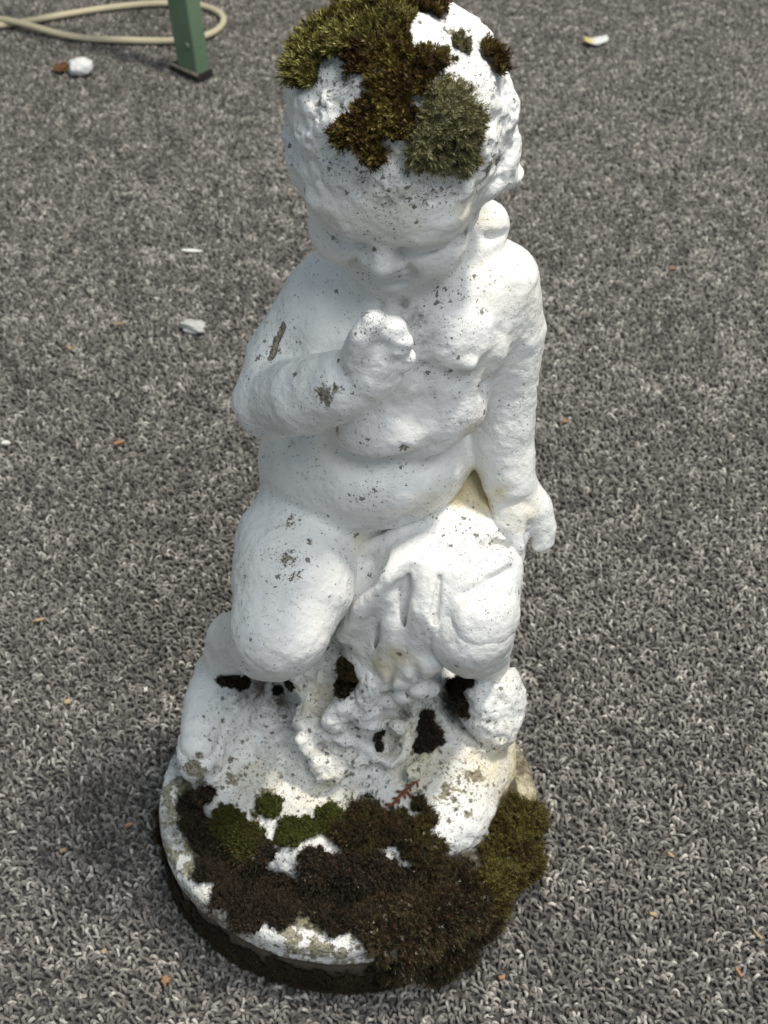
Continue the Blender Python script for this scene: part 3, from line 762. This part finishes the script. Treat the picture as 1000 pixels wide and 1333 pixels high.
OLIVE = [(.045, .032, .010), (.100, .085, .022), (.175, .160, .042), (.330, .310, .105)]
BROWN = [(.028, .014, .006), (.055, .030, .010), (.095, .065, .016), (.210, .170, .042)]
GREY = [(.070, .058, .034), (.150, .138, .060), (.240, .225, .110), (.350, .325, .200)]
GREEN = [(.030, .028, .008), (.062, .068, .014), (.100, .115, .024), (.150, .160, .045)]
UMBER = [(.018, .013, .007), (.036, .026, .013), (.064, .049, .022), (.140, .112, .056)]
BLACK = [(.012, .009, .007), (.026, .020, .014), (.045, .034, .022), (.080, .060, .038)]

moss('olive moss along the top left of the head', [((-0.0063, 0.0346, 0.4314), .0085), ((-0.0051, 0.0401, 0.4352), .010), ((0.0004, 0.0475, 0.4385), .011), ((0.0068, 0.0495, 0.4420), .012), ((0.0147, 0.0458, 0.4462), .011), ((0.0215, 0.0384, 0.4477), .009), ((0.0086, 0.0356, 0.4426), .009), ((0.0145, 0.0355, 0.4448), .009)], .0095, 1.5, .0020, .00050, 15, OLIVE, 11, shoot=.55)
moss('brown moss over the middle of the head', [((0.0235, 0.0277, 0.4432), .0105), ((0.0315, 0.0227, 0.4402), .0080), ((0.0273, 0.0187, 0.4370), .010), ((0.0222, 0.0162, 0.4311), .010), ((0.0175, 0.0106, 0.4274), .0095), ((0.0124, 0.0087, 0.4238), .0075), ((0.0072, 0.0122, 0.4219), .0060), ((0.0165, 0.0088, 0.4175), .0060), ((0.0245, 0.0103, 0.4248), .0075), ((0.0147, 0.0268, 0.4409), .008)], .0085, 1.6, .0018, .00048, 15, BROWN, 12, shoot=.5)
moss('grey-green moss above the forehead', [((0.0415, 0.0146, 0.4296), .0095), ((0.0376, 0.0097, 0.4236), .0105), ((0.0443, 0.0111, 0.4214), .010), ((0.0335, 0.0071, 0.4195), .0090), ((0.0481, 0.0149, 0.4242), .0070), ((0.0405, 0.0084, 0.4145), .0085), ((0.0459, 0.0122, 0.4138), .0075)], .0080, 2.0, .0020, .00032, 14, GREY, 13, shoot=.5)
moss('small pale moss tuft right of the crown', [((0.0459, 0.0355, 0.4410), .0052)], .0045, 2.2, .0014, .00028, 12, GREY, 14, ragged=.2)
moss('tiny green moss dot right of the crown', [((0.0400, 0.0300, 0.4409), .0026)], .0035, 2.5, .0013, .00035, 10, GREEN, 15, ragged=.2)
moss('tiny green moss dot beside it', [((0.0434, 0.0291, 0.4386), .0019)], .003, 2.5, .0011, .00035, 10, GREEN, 16, ragged=.1)
moss('dark moss at the back of the crown', [((0.0314, 0.0505, 0.4476), .0075), ((0.0365, 0.0496, 0.4469), .0060)], .007, 1.2, .0018, .00045, 14, BROWN, 17)
moss('dark moss at the right edge of the head', [((0.0566, 0.0395, 0.4324), .0062), ((0.0555, 0.0425, 0.4343), .0050)], .0080, 1.2, .0018, .00045, 14, BROWN, 18)

moss('round green moss cushion on the rock', [((-0.0374, -0.0233, 0.0671), .0085)], .0075, 3.0, .0012, .00028, 12, GREEN, 21, ragged=.12)
moss('olive moss at the left of the rock edge', [((-0.0538, -0.0348, 0.0610), .013), ((-0.0474, -0.0406, 0.0596), .011), ((-0.0620, -0.0253, 0.0598), .009)], .0060, 2.4, .0013, .00028, 12, [OLIVE[0], GREEN[1], OLIVE[1], GREEN[3]], 22)
moss('green moss cushion on the front edge of the rock', [((-0.0255, -0.0365, 0.0652), .0095), ((-0.0185, -0.0356, 0.0666), .007), ((-0.0075, -0.0314, 0.0684), .0095), ((-0.0295, -0.0396, 0.0646), .006)], .0062, 2.8, .0012, .00028, 12, GREEN, 23, ragged=.25)
moss('brown moss mound at the front of the rock', [((0.0125, -0.0323, 0.0679), .013), ((0.0235, -0.0359, 0.0661), .013), ((0.0336, -0.0405, 0.0641), .012), ((0.0411, -0.0451, 0.0581), .011), ((0.0085, -0.0415, 0.0651), .013), ((0.0415, -0.0306, 0.0655), .006), ((0.0374, -0.0234, 0.0679), .005), ((0.0005, -0.0375, 0.0665), .009)], .0125, 2.4, .0015, .00030, 12, [UMBER[0], UMBER[1], UMBER[2], OLIVE[1]], 24, bits=.03)
moss('dark moss mat filling the step between rock and plinth', [((-0.0717, -0.0118, 0.0636), .008), ((-0.0800, -0.0105, 0.0460), .010), ((-0.0716, -0.0261, 0.0459), .013), ((-0.0596, -0.0408, 0.0454), .015), ((-0.0443, -0.0468, 0.0445), .015), ((-0.0283, -0.0528, 0.0435), .015), ((-0.0454, -0.0602, 0.0456), .015), ((-0.0105, -0.0578, 0.0568), .016), ((0.0086, -0.0565, 0.0584), .016), ((-0.0099, -0.0669, 0.0465), .013), ((0.0088, -0.0640, 0.0459), .015), ((0.0276, -0.0546, 0.0475), .016), ((-0.0312, -0.0683, 0.0463), .013), ((-0.0164, -0.0523, 0.0614), .008), ((-0.0386, -0.0445, 0.0605), .0065), ((-0.0673, -0.0481, 0.0461), .010), ((-0.0566, -0.0597, 0.0458), .012), ((-0.0446, -0.0713, 0.0463), .011), ((-0.0029, -0.0728, 0.0465), .012), ((0.0125, -0.0767, 0.0467), .012), ((-0.0815, -0.0208, 0.0457), .007)], .0095, 2.0, .0014, .00032, 11, BLACK + [UMBER[1]], 25, bits=.012, droop=.1, ragged=.35)
moss('shaggy brown moss hanging over the front of the plinth', [((0.0426, -0.0540, 0.0461), .016), ((0.0582, -0.0539, 0.0459), .013), ((0.0309, -0.0704, 0.0457), .016), ((0.0479, -0.0732, 0.0467), .016), ((0.0639, -0.0683, 0.0446), .014), ((0.0200, -0.0813, 0.0466), .013), ((0.0367, -0.0841, 0.0395), .015), ((0.0549, -0.0754, 0.0195), .014), ((0.0707, -0.0639, 0.0208), .012), ((0.0272, -0.0858, 0.0245), .013), ((0.0478, -0.0796, 0.0057), .012), ((0.0589, -0.0729, 0.0057), .010), ((0.0746, -0.0613, 0.0325), .010), ((0.0203, -0.0664, 0.0456), .014)], .0115, 1.8, .0016, .00034, 12, UMBER, 26, bits=.05, lift=0, droop=.25, shoot=.55)
moss('olive brown moss on the right edge of the plinth', [((0.0882, -0.0122, 0.0462), .010), ((0.0938, -0.0211, 0.0460), .012), ((0.0832, -0.0255, 0.0461), .011), ((0.0790, -0.0370, 0.0461), .012), ((0.0888, -0.0369, 0.0457), .013), ((0.0816, -0.0500, 0.0453), .013), ((0.0732, -0.0547, 0.0468), .010), ((0.0957, -0.0281, 0.0421), .010), ((0.0755, -0.0606, 0.0381), .010), ((0.0980, -0.0145, 0.0459), .008), ((0.0968, -0.0273, 0.0145), .010)], .0110, 1.8, .0016, .00034, 12, [UMBER[0], BROWN[1], OLIVE[1], OLIVE[2]], 27, droop=.1)
moss('brown moss at the left edge of the plinth', [((-.098, .022, .020), .011), ((-.094, .034, .022), .009)], .0080, 1.5, .0018, .00034, 12, BROWN, 28)
moss('olive moss low on the left side of the plinth', [((-.1005, .000, .018), .010), ((-.1005, -.008, .014), .008)], .0075, 1.5, .0018, .00034, 12, [BROWN[0], BROWN[1], OLIVE[1]], 29)
side = [(.001 + .1000 * math.cos(t), -.001 + .0882 * math.sin(t), z_) for t in np.radians(np.arange(172, 290, 7)) for z_ in (.006, .016)]
moss('thin dark moss and algae on the grimy plinth side', [(p_, .0105) for p_ in side], .0022, 2.4, .0011, .00030, 9, [UMBER[0], BLACK[2], UMBER[1], GREY[0]], 36, lift=0, ragged=.75)
moss('brown moss plug below the drapery', [((0.0028, 0.0068, 0.1405), .0070), ((0.0026, 0.0135, 0.1205), .0075), ((0.0010, 0.0037, 0.1272), .0050)], .0055, 2.4, .0014, .00032, 11, [UMBER[0], UMBER[1], BROWN[2]], 30, ragged=.3)
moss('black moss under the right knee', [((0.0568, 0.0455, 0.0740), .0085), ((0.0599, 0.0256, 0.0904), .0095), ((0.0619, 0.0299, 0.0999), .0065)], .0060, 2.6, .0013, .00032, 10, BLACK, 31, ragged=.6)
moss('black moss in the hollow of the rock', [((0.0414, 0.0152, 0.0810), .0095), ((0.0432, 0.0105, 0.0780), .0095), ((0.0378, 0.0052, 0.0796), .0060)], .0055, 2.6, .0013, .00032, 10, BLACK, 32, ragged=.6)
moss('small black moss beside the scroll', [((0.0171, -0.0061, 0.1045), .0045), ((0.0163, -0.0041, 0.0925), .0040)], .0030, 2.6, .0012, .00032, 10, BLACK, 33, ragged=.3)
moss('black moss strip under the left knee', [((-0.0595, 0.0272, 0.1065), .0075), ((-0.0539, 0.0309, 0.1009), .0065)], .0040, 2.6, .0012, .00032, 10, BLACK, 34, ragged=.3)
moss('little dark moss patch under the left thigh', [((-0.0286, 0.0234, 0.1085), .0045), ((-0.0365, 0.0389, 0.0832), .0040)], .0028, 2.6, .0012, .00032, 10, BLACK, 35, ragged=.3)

# ------------------------------------------------------------------ small things
def plain(name, col, rough=.6, var=.25, scale=200, bump=.3, dist=.0006, spec=.3):
    w = NT(name); p = w.coord()
    n = w.noise(p, scale, 3)
    w.put(w.b.inputs['Base Color'], w.mix(w.ramp(n, .3, .7), tuple(c * (1 - var) for c in col), tuple(min(1, c * (1 + var)) for c in col)))
    w.b.inputs['Roughness'].default_value = rough; w.b.inputs['Specular IOR Level'].default_value = spec
    w.put(w.b.inputs['Normal'], w.bump(w.noise(p, scale * 3, 2), bump, dist))
    return w.m

def pebble(name, loc, size, rotz, mat, seed, lump=.25, div=3, curl=0.):
    """an irregular lump or shaving, size = full length, width, height"""
    import bmesh
    bm = bmesh.new(); bmesh.ops.create_icosphere(bm, subdivisions=div, radius=1.0)
    V = np.array([v.co[:] for v in bm.verts]); F = np.array([[v.index for v in f.verts] for f in bm.faces]); bm.free()
    q = np.sign(V) * np.abs(V) ** .8
    r = 1 + lump * fbm(q, .8, 3, seed) + lump * .5 * fbm(q, .3, 2, seed + 3)
    V = q * r[:, None] * (np.array(size) / 2)
    V[:, 2] += curl * (V[:, 0] / size[0] * 2) ** 2 * size[2]
    V[:, 2] -= V[:, 2].min()
    c, s_ = math.cos(rotz), math.sin(rotz)
    V = np.stack([V[:, 0] * c - V[:, 1] * s_, V[:, 0] * s_ + V[:, 1] * c, V[:, 2]], 1)
    o = obj(name, to_mesh(name, V, F), mat); o.location = loc
    return o

m_foam = plain('white_foam', (.80, .79, .78), .8, .08, 150, .5, .001)
m_fluff = plain('grey_white_fluff', (.50, .50, .48), .9, .12, 200, .7, .001)
m_straw = plain('pale_wood', (.42, .31, .19), .7, .2, 300)
m_orange = plain('orange_wood', (.36, .20, .11), .7, .2, 300)
m_leafbit = plain('brown_leaf_crumb', (.13, .065, .03), .8, .3, 250)
m_white = plain('white_flake', (.80, .80, .74), .5, .08, 120)

tag(pebble('foam_crumb', (-0.2959, 0.9018, -0.0010), (.024, .018, .016), .3, m_foam, 1, .3, 4), 'white foam crumb beside a brown bit, near the cable', 'foam')
tag(pebble('leaf_crumb', (-0.3187, 0.9125, -0.0012), (.020, .014, .006), 1.1, m_leafbit, 2, .5, 4), 'dark brown crumb touching the white foam crumb', 'crumb')
tag(pebble('fluff', (-0.1337, 0.4634, -0.0012), (.024, .012, .008), -.4, m_fluff, 3, .4, 4), 'soft greyish white lint tuft left of the statue', 'lint')
tag(pebble('paper_sliver', (-0.1472, 0.5756, -0.0008), (.019, .0042, .0016), -.12, m_white, 4, .15, 3), 'thin white sliver lying left of the statue head', 'sliver')

def flake():
    w = NT('white_yellow_flake'); p = w.coord(); sep = w.t.nodes.new('ShaderNodeSeparateXYZ'); w.put(sep.inputs[0], p)
    f0 = (0.2485, 0.9722, 0.0000)
    t = w.ramp(sep.outputs[0], f0[0] - .009, f0[0] + .002)
    w.put(w.b.inputs['Base Color'], w.mix(t, (.62, .50, .22), (.82, .82, .78))); w.b.inputs['Roughness'].default_value = .5
    return w.m
tag(pebble('flake', (0.2485, 0.9721, -0.0008), (.028, .014, .005), .2, flake(), 5, .25, 4, .8), 'white flake with a yellow end, right of the statue head', 'flake')

bits = [((90,453), (.0085, .0042, .003), -.9, m_straw, 'plump tan wood bit left of the pale lint tuft'),
        ((152,421), (.011, .0028, .002), .05, m_straw, 'thin straw splinter between the lint tuft and the tan bit'),
        ((155,577), (.008, .0045, .003), .2, m_orange, 'orange wood chip left of the bent elbow'),
        ((50,807), (.0085, .0035, .002), .3, m_straw, 'tan splinter near the left edge, level with the knees'),
        ((88,915), (.0050, .0040, .003), .6, m_straw, 'small tan crumb left of the rock foot'),
        ((190,898), (.0032, .0040, .003), .2, m_white, 'tiny white crumb just left of the rock'),
        ((215,1277), (.0060, .0048, .003), 1.0, m_orange, 'orange crumb in front of the plinth, lower left'),
        ((168,1074), (.0055, .0022, .002), .5, m_orange, 'small brown splinter close to the left of the plinth'),
        ((82,1107), (.0040, .0028, .002), .4, m_straw, 'yellow crumb far left of the plinth'),
        ((135,1238), (.0038, .0030, .002), .1, m_straw, 'yellow speck above the lower left corner'),
        ((8,578), (.0075, .0040, .003), .1, m_white, 'whitish crumb at the left edge of the carpet'),
        ((876,350), (.0075, .0032, .002), .2, m_orange, 'orange sliver right of the shoulder'),
        ((735,548), (.0060, .0035, .002), .7, m_orange, 'orange crumb right of the straight arm'),
        ((668,926), (.0055, .0028, .002), .1, m_orange, 'pale orange bit peeking out right of the boulder'),
        ((873,1113), (.0050, .0022, .002), -.8, m_straw, 'yellow shaving right of the plinth'),
        ((850,1190), (.0058, .0024, .002), -.4, m_straw, 'bent yellow shaving lower right of the plinth'),
        ((987,1217), (.0085, .0018, .0016), -1.0, m_straw, 'long yellow straw at the right edge'),
        ((962,1265), (.0065, .0020, .0016), -1.2, m_orange, 'orange straw near the lower right corner'),
        ((653,1273), (.0042, .0030, .002), .3, m_orange, 'pinkish crumb below the hanging moss')]
bit_px = [(-0.2299, 0.4396, -0.0006), (-0.1968, 0.4718, -0.0006), (-0.1741, 0.3268, -0.0006), (-0.2015, 0.1578, -0.0006), (-0.1716, 0.0922, -0.0006), (-0.1254, 0.1020, -0.0006), (-0.0917, -0.0829, -0.0006), (-0.1227, 0.0079, -0.0006), (-0.1569, -0.0081, -0.0006), (-0.1256, -0.0667, -0.0006), (-0.2566, 0.3260, -0.0006), (0.2662, 0.5487, -0.0006), (0.1546, 0.3516, -0.0006), (0.0977, 0.0859, -0.0006), (0.1774, -0.0109, -0.0006), (0.1626, -0.0460, -0.0006), (0.2160, -0.0578, -0.0006), (0.2021, -0.0780, -0.0006), (0.0801, -0.0813, -0.0006)]
for i, (b, p) in enumerate(zip(bits, bit_px)):
    tag(pebble('wood_bit' if b[3] is not m_white else 'white_bit', (p[0], p[1], p[2] - .0008), tuple(k_ * .80 for k_ in b[1]), b[2], b[3], 20 + i, .75, 3), b[4], 'crumb', 'crumbs scattered on the carpet')

# conifer frond lying on the rock
def frond():
    rs = np.random.RandomState(3)
    a = np.array((0.0380, -0.0139, 0.0781)); b = np.array((0.0305, -0.0165, 0.0709)); c = np.array((0.0244, -0.0243, 0.0705))
    d = np.array((0.0354, -0.0207, 0.0696))
    V = []; F = []
    def scale_leaf(p, q, w):
        p = np.array(p); q = np.array(q); ax = q - p; s_ = unit(np.cross(ax, (0, -.4, .9))) * w; n_ = unit(np.cross(s_, ax)) * w * .7
        if n_[2] < 0: n_ = -n_
        k = len(V); m = p + ax * .45
        V.extend([p, m - s_, q, m + s_, m + n_, m - n_])
        F.extend([(k, k+1, k+4), (k+1, k+2, k+4), (k+2, k+3, k+4), (k+3, k, k+4), (k+1, k, k+5), (k+2, k+1, k+5), (k+3, k+2, k+5), (k, k+3, k+5)])
    L = np.array((0, -.0006, .0016))
    path = [a + L * 1.6, b + L, c + L * .8]
    for i in range(14):
        t = i / 13 * 1.999; k = int(t); p = path[k] + (path[k + 1] - path[k]) * (t - k)
        dr = unit(path[k + 1] - path[k])
        sd = unit(np.cross(dr, (0, -.4, .9)))
        scale_leaf(p, p + dr * .0030, .0011)
        for s_ in (-1, 1):
            if i % 3 == 1:
                for j in range(2 + i % 2):
                    e = p + (sd * s_ * .8 + dr * .5) * .0011 * j
                    scale_leaf(e, e + (sd * s_ * .6 + dr * .8) * .0024, .0009)
    for j in range(7):
        e = b + L + (d - b) * j / 6
        scale_leaf(e, e + unit(d - b) * .0028, .0010)
    o = obj('conifer_sprig', to_mesh('conifer_sprig', V, F, False), plain('dead_conifer', (.20, .085, .045), .7, .25, 400))
    tag(o, 'reddish brown dry conifer sprig lying on the white rock', 'sprig')
frond()

# cream cable lying in a long loop
def cable():
    pts = [(-0.5303, 0.9796, 0.0000), (-0.4579, 0.9907, 0.0000), (-0.4027, 1.0077, 0.0000), (-0.3633, 1.0230, 0.0000), (-0.3077, 1.0484, 0.0000), (-0.2494, 1.0643, 0.0000), (-0.2062, 1.0663, 0.0000), (-0.1774, 1.0563, 0.0000), (-0.1601, 1.0366, 0.0000), (-0.1558, 1.0172, 0.0000), (-0.1614, 0.9945, 0.0000), (-0.1783, 0.9778, 0.0000), (-0.2080, 0.9686, 0.0000), (-0.2583, 0.9722, 0.0000), (-0.3129, 0.9759, 0.0000), (-0.3531, 0.9907, 0.0000), (-0.3855, 1.0058, 0.0000), (-0.4328, 1.0288, 0.0000), (-0.5167, 1.0563, 0.0000)]
    pts = [Vector((p[0], p[1], .0034)) for p in pts]
    for i in (15, 16, 17): pts[i].z += (.004, .0066, .003)[i - 15]
    cu = bpy.data.curves.new('c', 'CURVE'); cu.dimensions = '3D'
    sp = cu.splines.new('NURBS'); sp.points.add(len(pts) - 1); sp.use_endpoint_u = True; sp.order_u = 4; sp.resolution_u = 8
    for q, p in zip(sp.points, pts): q.co = (*p, 1)
    cu.bevel_depth = .0036; cu.bevel_resolution = 4; cu.use_fill_caps = True
    tmp = bpy.data.objects.new('t', cu); scene.collection.objects.link(tmp)
    dg = bpy.context.evaluated_depsgraph_get()
    me = bpy.data.meshes.new_from_object(tmp.evaluated_get(dg)); bpy.data.objects.remove(tmp)
    me.materials.clear()
    for f in me.polygons: f.use_smooth = True
    tag(obj('cable', me, plain('cream_rubber', (.62, .55, .38), .45, .06, 30, .1, .0003)), 'cream electric cable lying in a long loop behind the green leg', 'cable')
cable()

# green steel table whose corner leg stands behind the statue
def table():
    import bmesh
    wg = NT('green_enamel'); p = wg.coord()
    n = wg.noise(p, 30, 3); n2 = wg.noise(p, 160, 4, .7)
    c = wg.mix(wg.ramp(n, .3, .7), (.130, .205, .130), (.155, .235, .150))
    c = wg.mix(wg.ramp(n2, .66, .70), c, (.10, .09, .07))
    wg.put(wg.b.inputs['Base Color'], c); wg.b.inputs['Roughness'].default_value = .42
    wg.put(wg.b.inputs['Normal'], wg.bump(n2, .15, .001))
    m_dark = plain('dark_rubber', (.03, .028, .025), .7, .2, 150)
    m_rim = plain('worn_steel_edge', (.42, .36, .26), .5, .2, 150)
    m_top = plain('grey_board', (.25, .25, .24), .6, .1, 20)
    A = Vector((-0.1722, 0.8846, 0.0000)); Lc = Vector((-0.1951, 0.9049, 0.0000)); Rc = Vector((-0.1600, 0.8981, 0.0000))
    root = empty('work_table', A); tag(root, 'green steel table leg standing behind the statue, upper left', 'table')
    def prism(name, poly, z0, z1, mat, par, bev=.0015, lean=(0, 0)):
        bm = bmesh.new()
        lo = [bm.verts.new((q[0], q[1], z0)) for q in poly]; hi = [bm.verts.new((q[0] + lean[0], q[1] + lean[1], z1)) for q in poly]
        bm.faces.new(lo[::-1]); bm.faces.new(hi)
        for i in range(len(poly)): j = (i + 1) % len(poly); bm.faces.new((lo[i], lo[j], hi[j], hi[i]))
        bmesh.ops.recalc_face_normals(bm, faces=bm.faces)
        if bev: bmesh.ops.bevel(bm, geom=bm.edges[:], offset=bev, segments=2, affect='EDGES', profile=.6)
        me = bpy.data.meshes.new(name); bm.to_mesh(me); bm.free()
        for f in me.polygons: f.use_smooth = False
        return obj(name, me, mat, par)
    a = Vector((0, 0)); l = (Lc - A).xy; r = (Rc - A).xy
    quad = [a, r, r + l, l]
    lean = (-.030, .0)
    H_ = .72
    for k, (dx, dy) in enumerate(((0, 0), (-1.0, 0), (0, .6), (-1.0, .6))):
        q = [v + Vector((dx, dy)) for v in quad]
        leg = prism('leg', q, .004, H_, wg.m, root, .0022, lean)
        if k == 0: leg['label'] = 'green square steel leg with chipped enamel'
        e = [a + (l + r) * -.06, r * 1.08 - l * .05, r + l * 1.25, l * 1.38 - r * .08]
        prism('foot_pad', [v + Vector((dx, dy)) for v in e], -.001, .0075, m_dark, leg, .0012)
        e2 = [a + (l + r) * -.075, a + l * .02 - r * .02, l * 1.36 - r * .04, l * 1.40 - r * .10]
        prism('pad_rim', [v + Vector((dx, dy)) for v in e2], .0055, .0088, m_rim, leg, .0008)
        # bolt in the left face
        bm = bmesh.new(); bmesh.ops.create_cone(bm, cap_ends=True, segments=16, radius1=.0042, radius2=.0034, depth=.004)
        me = bpy.data.meshes.new('bolt'); bm.to_mesh(me); bm.free()
        b = obj('bolt', me, wg.m, leg)
        nrm = Vector((l.y, -l.x, 0)).normalized()
        if nrm.y > 0: nrm = -nrm
        b.location = Vector((dx, dy, 0)) + Vector((l.x, l.y, 0)) * .32 + Vector((0, 0, .036)) + nrm * .0010
        b.rotation_euler = nrm.to_track_quat('Z', 'Y').to_euler()
    top = [Vector((.10, -.13)), Vector((.10, .75)), Vector((-1.18, .75)), Vector((-1.18, -.13))]  # unseen top, added and sized to cast shade on the far-left carpet
    prism('shade_table_top', [v + Vector(lean) for v in top], H_ + .001, H_ + .026, m_top, root, .002)
table()
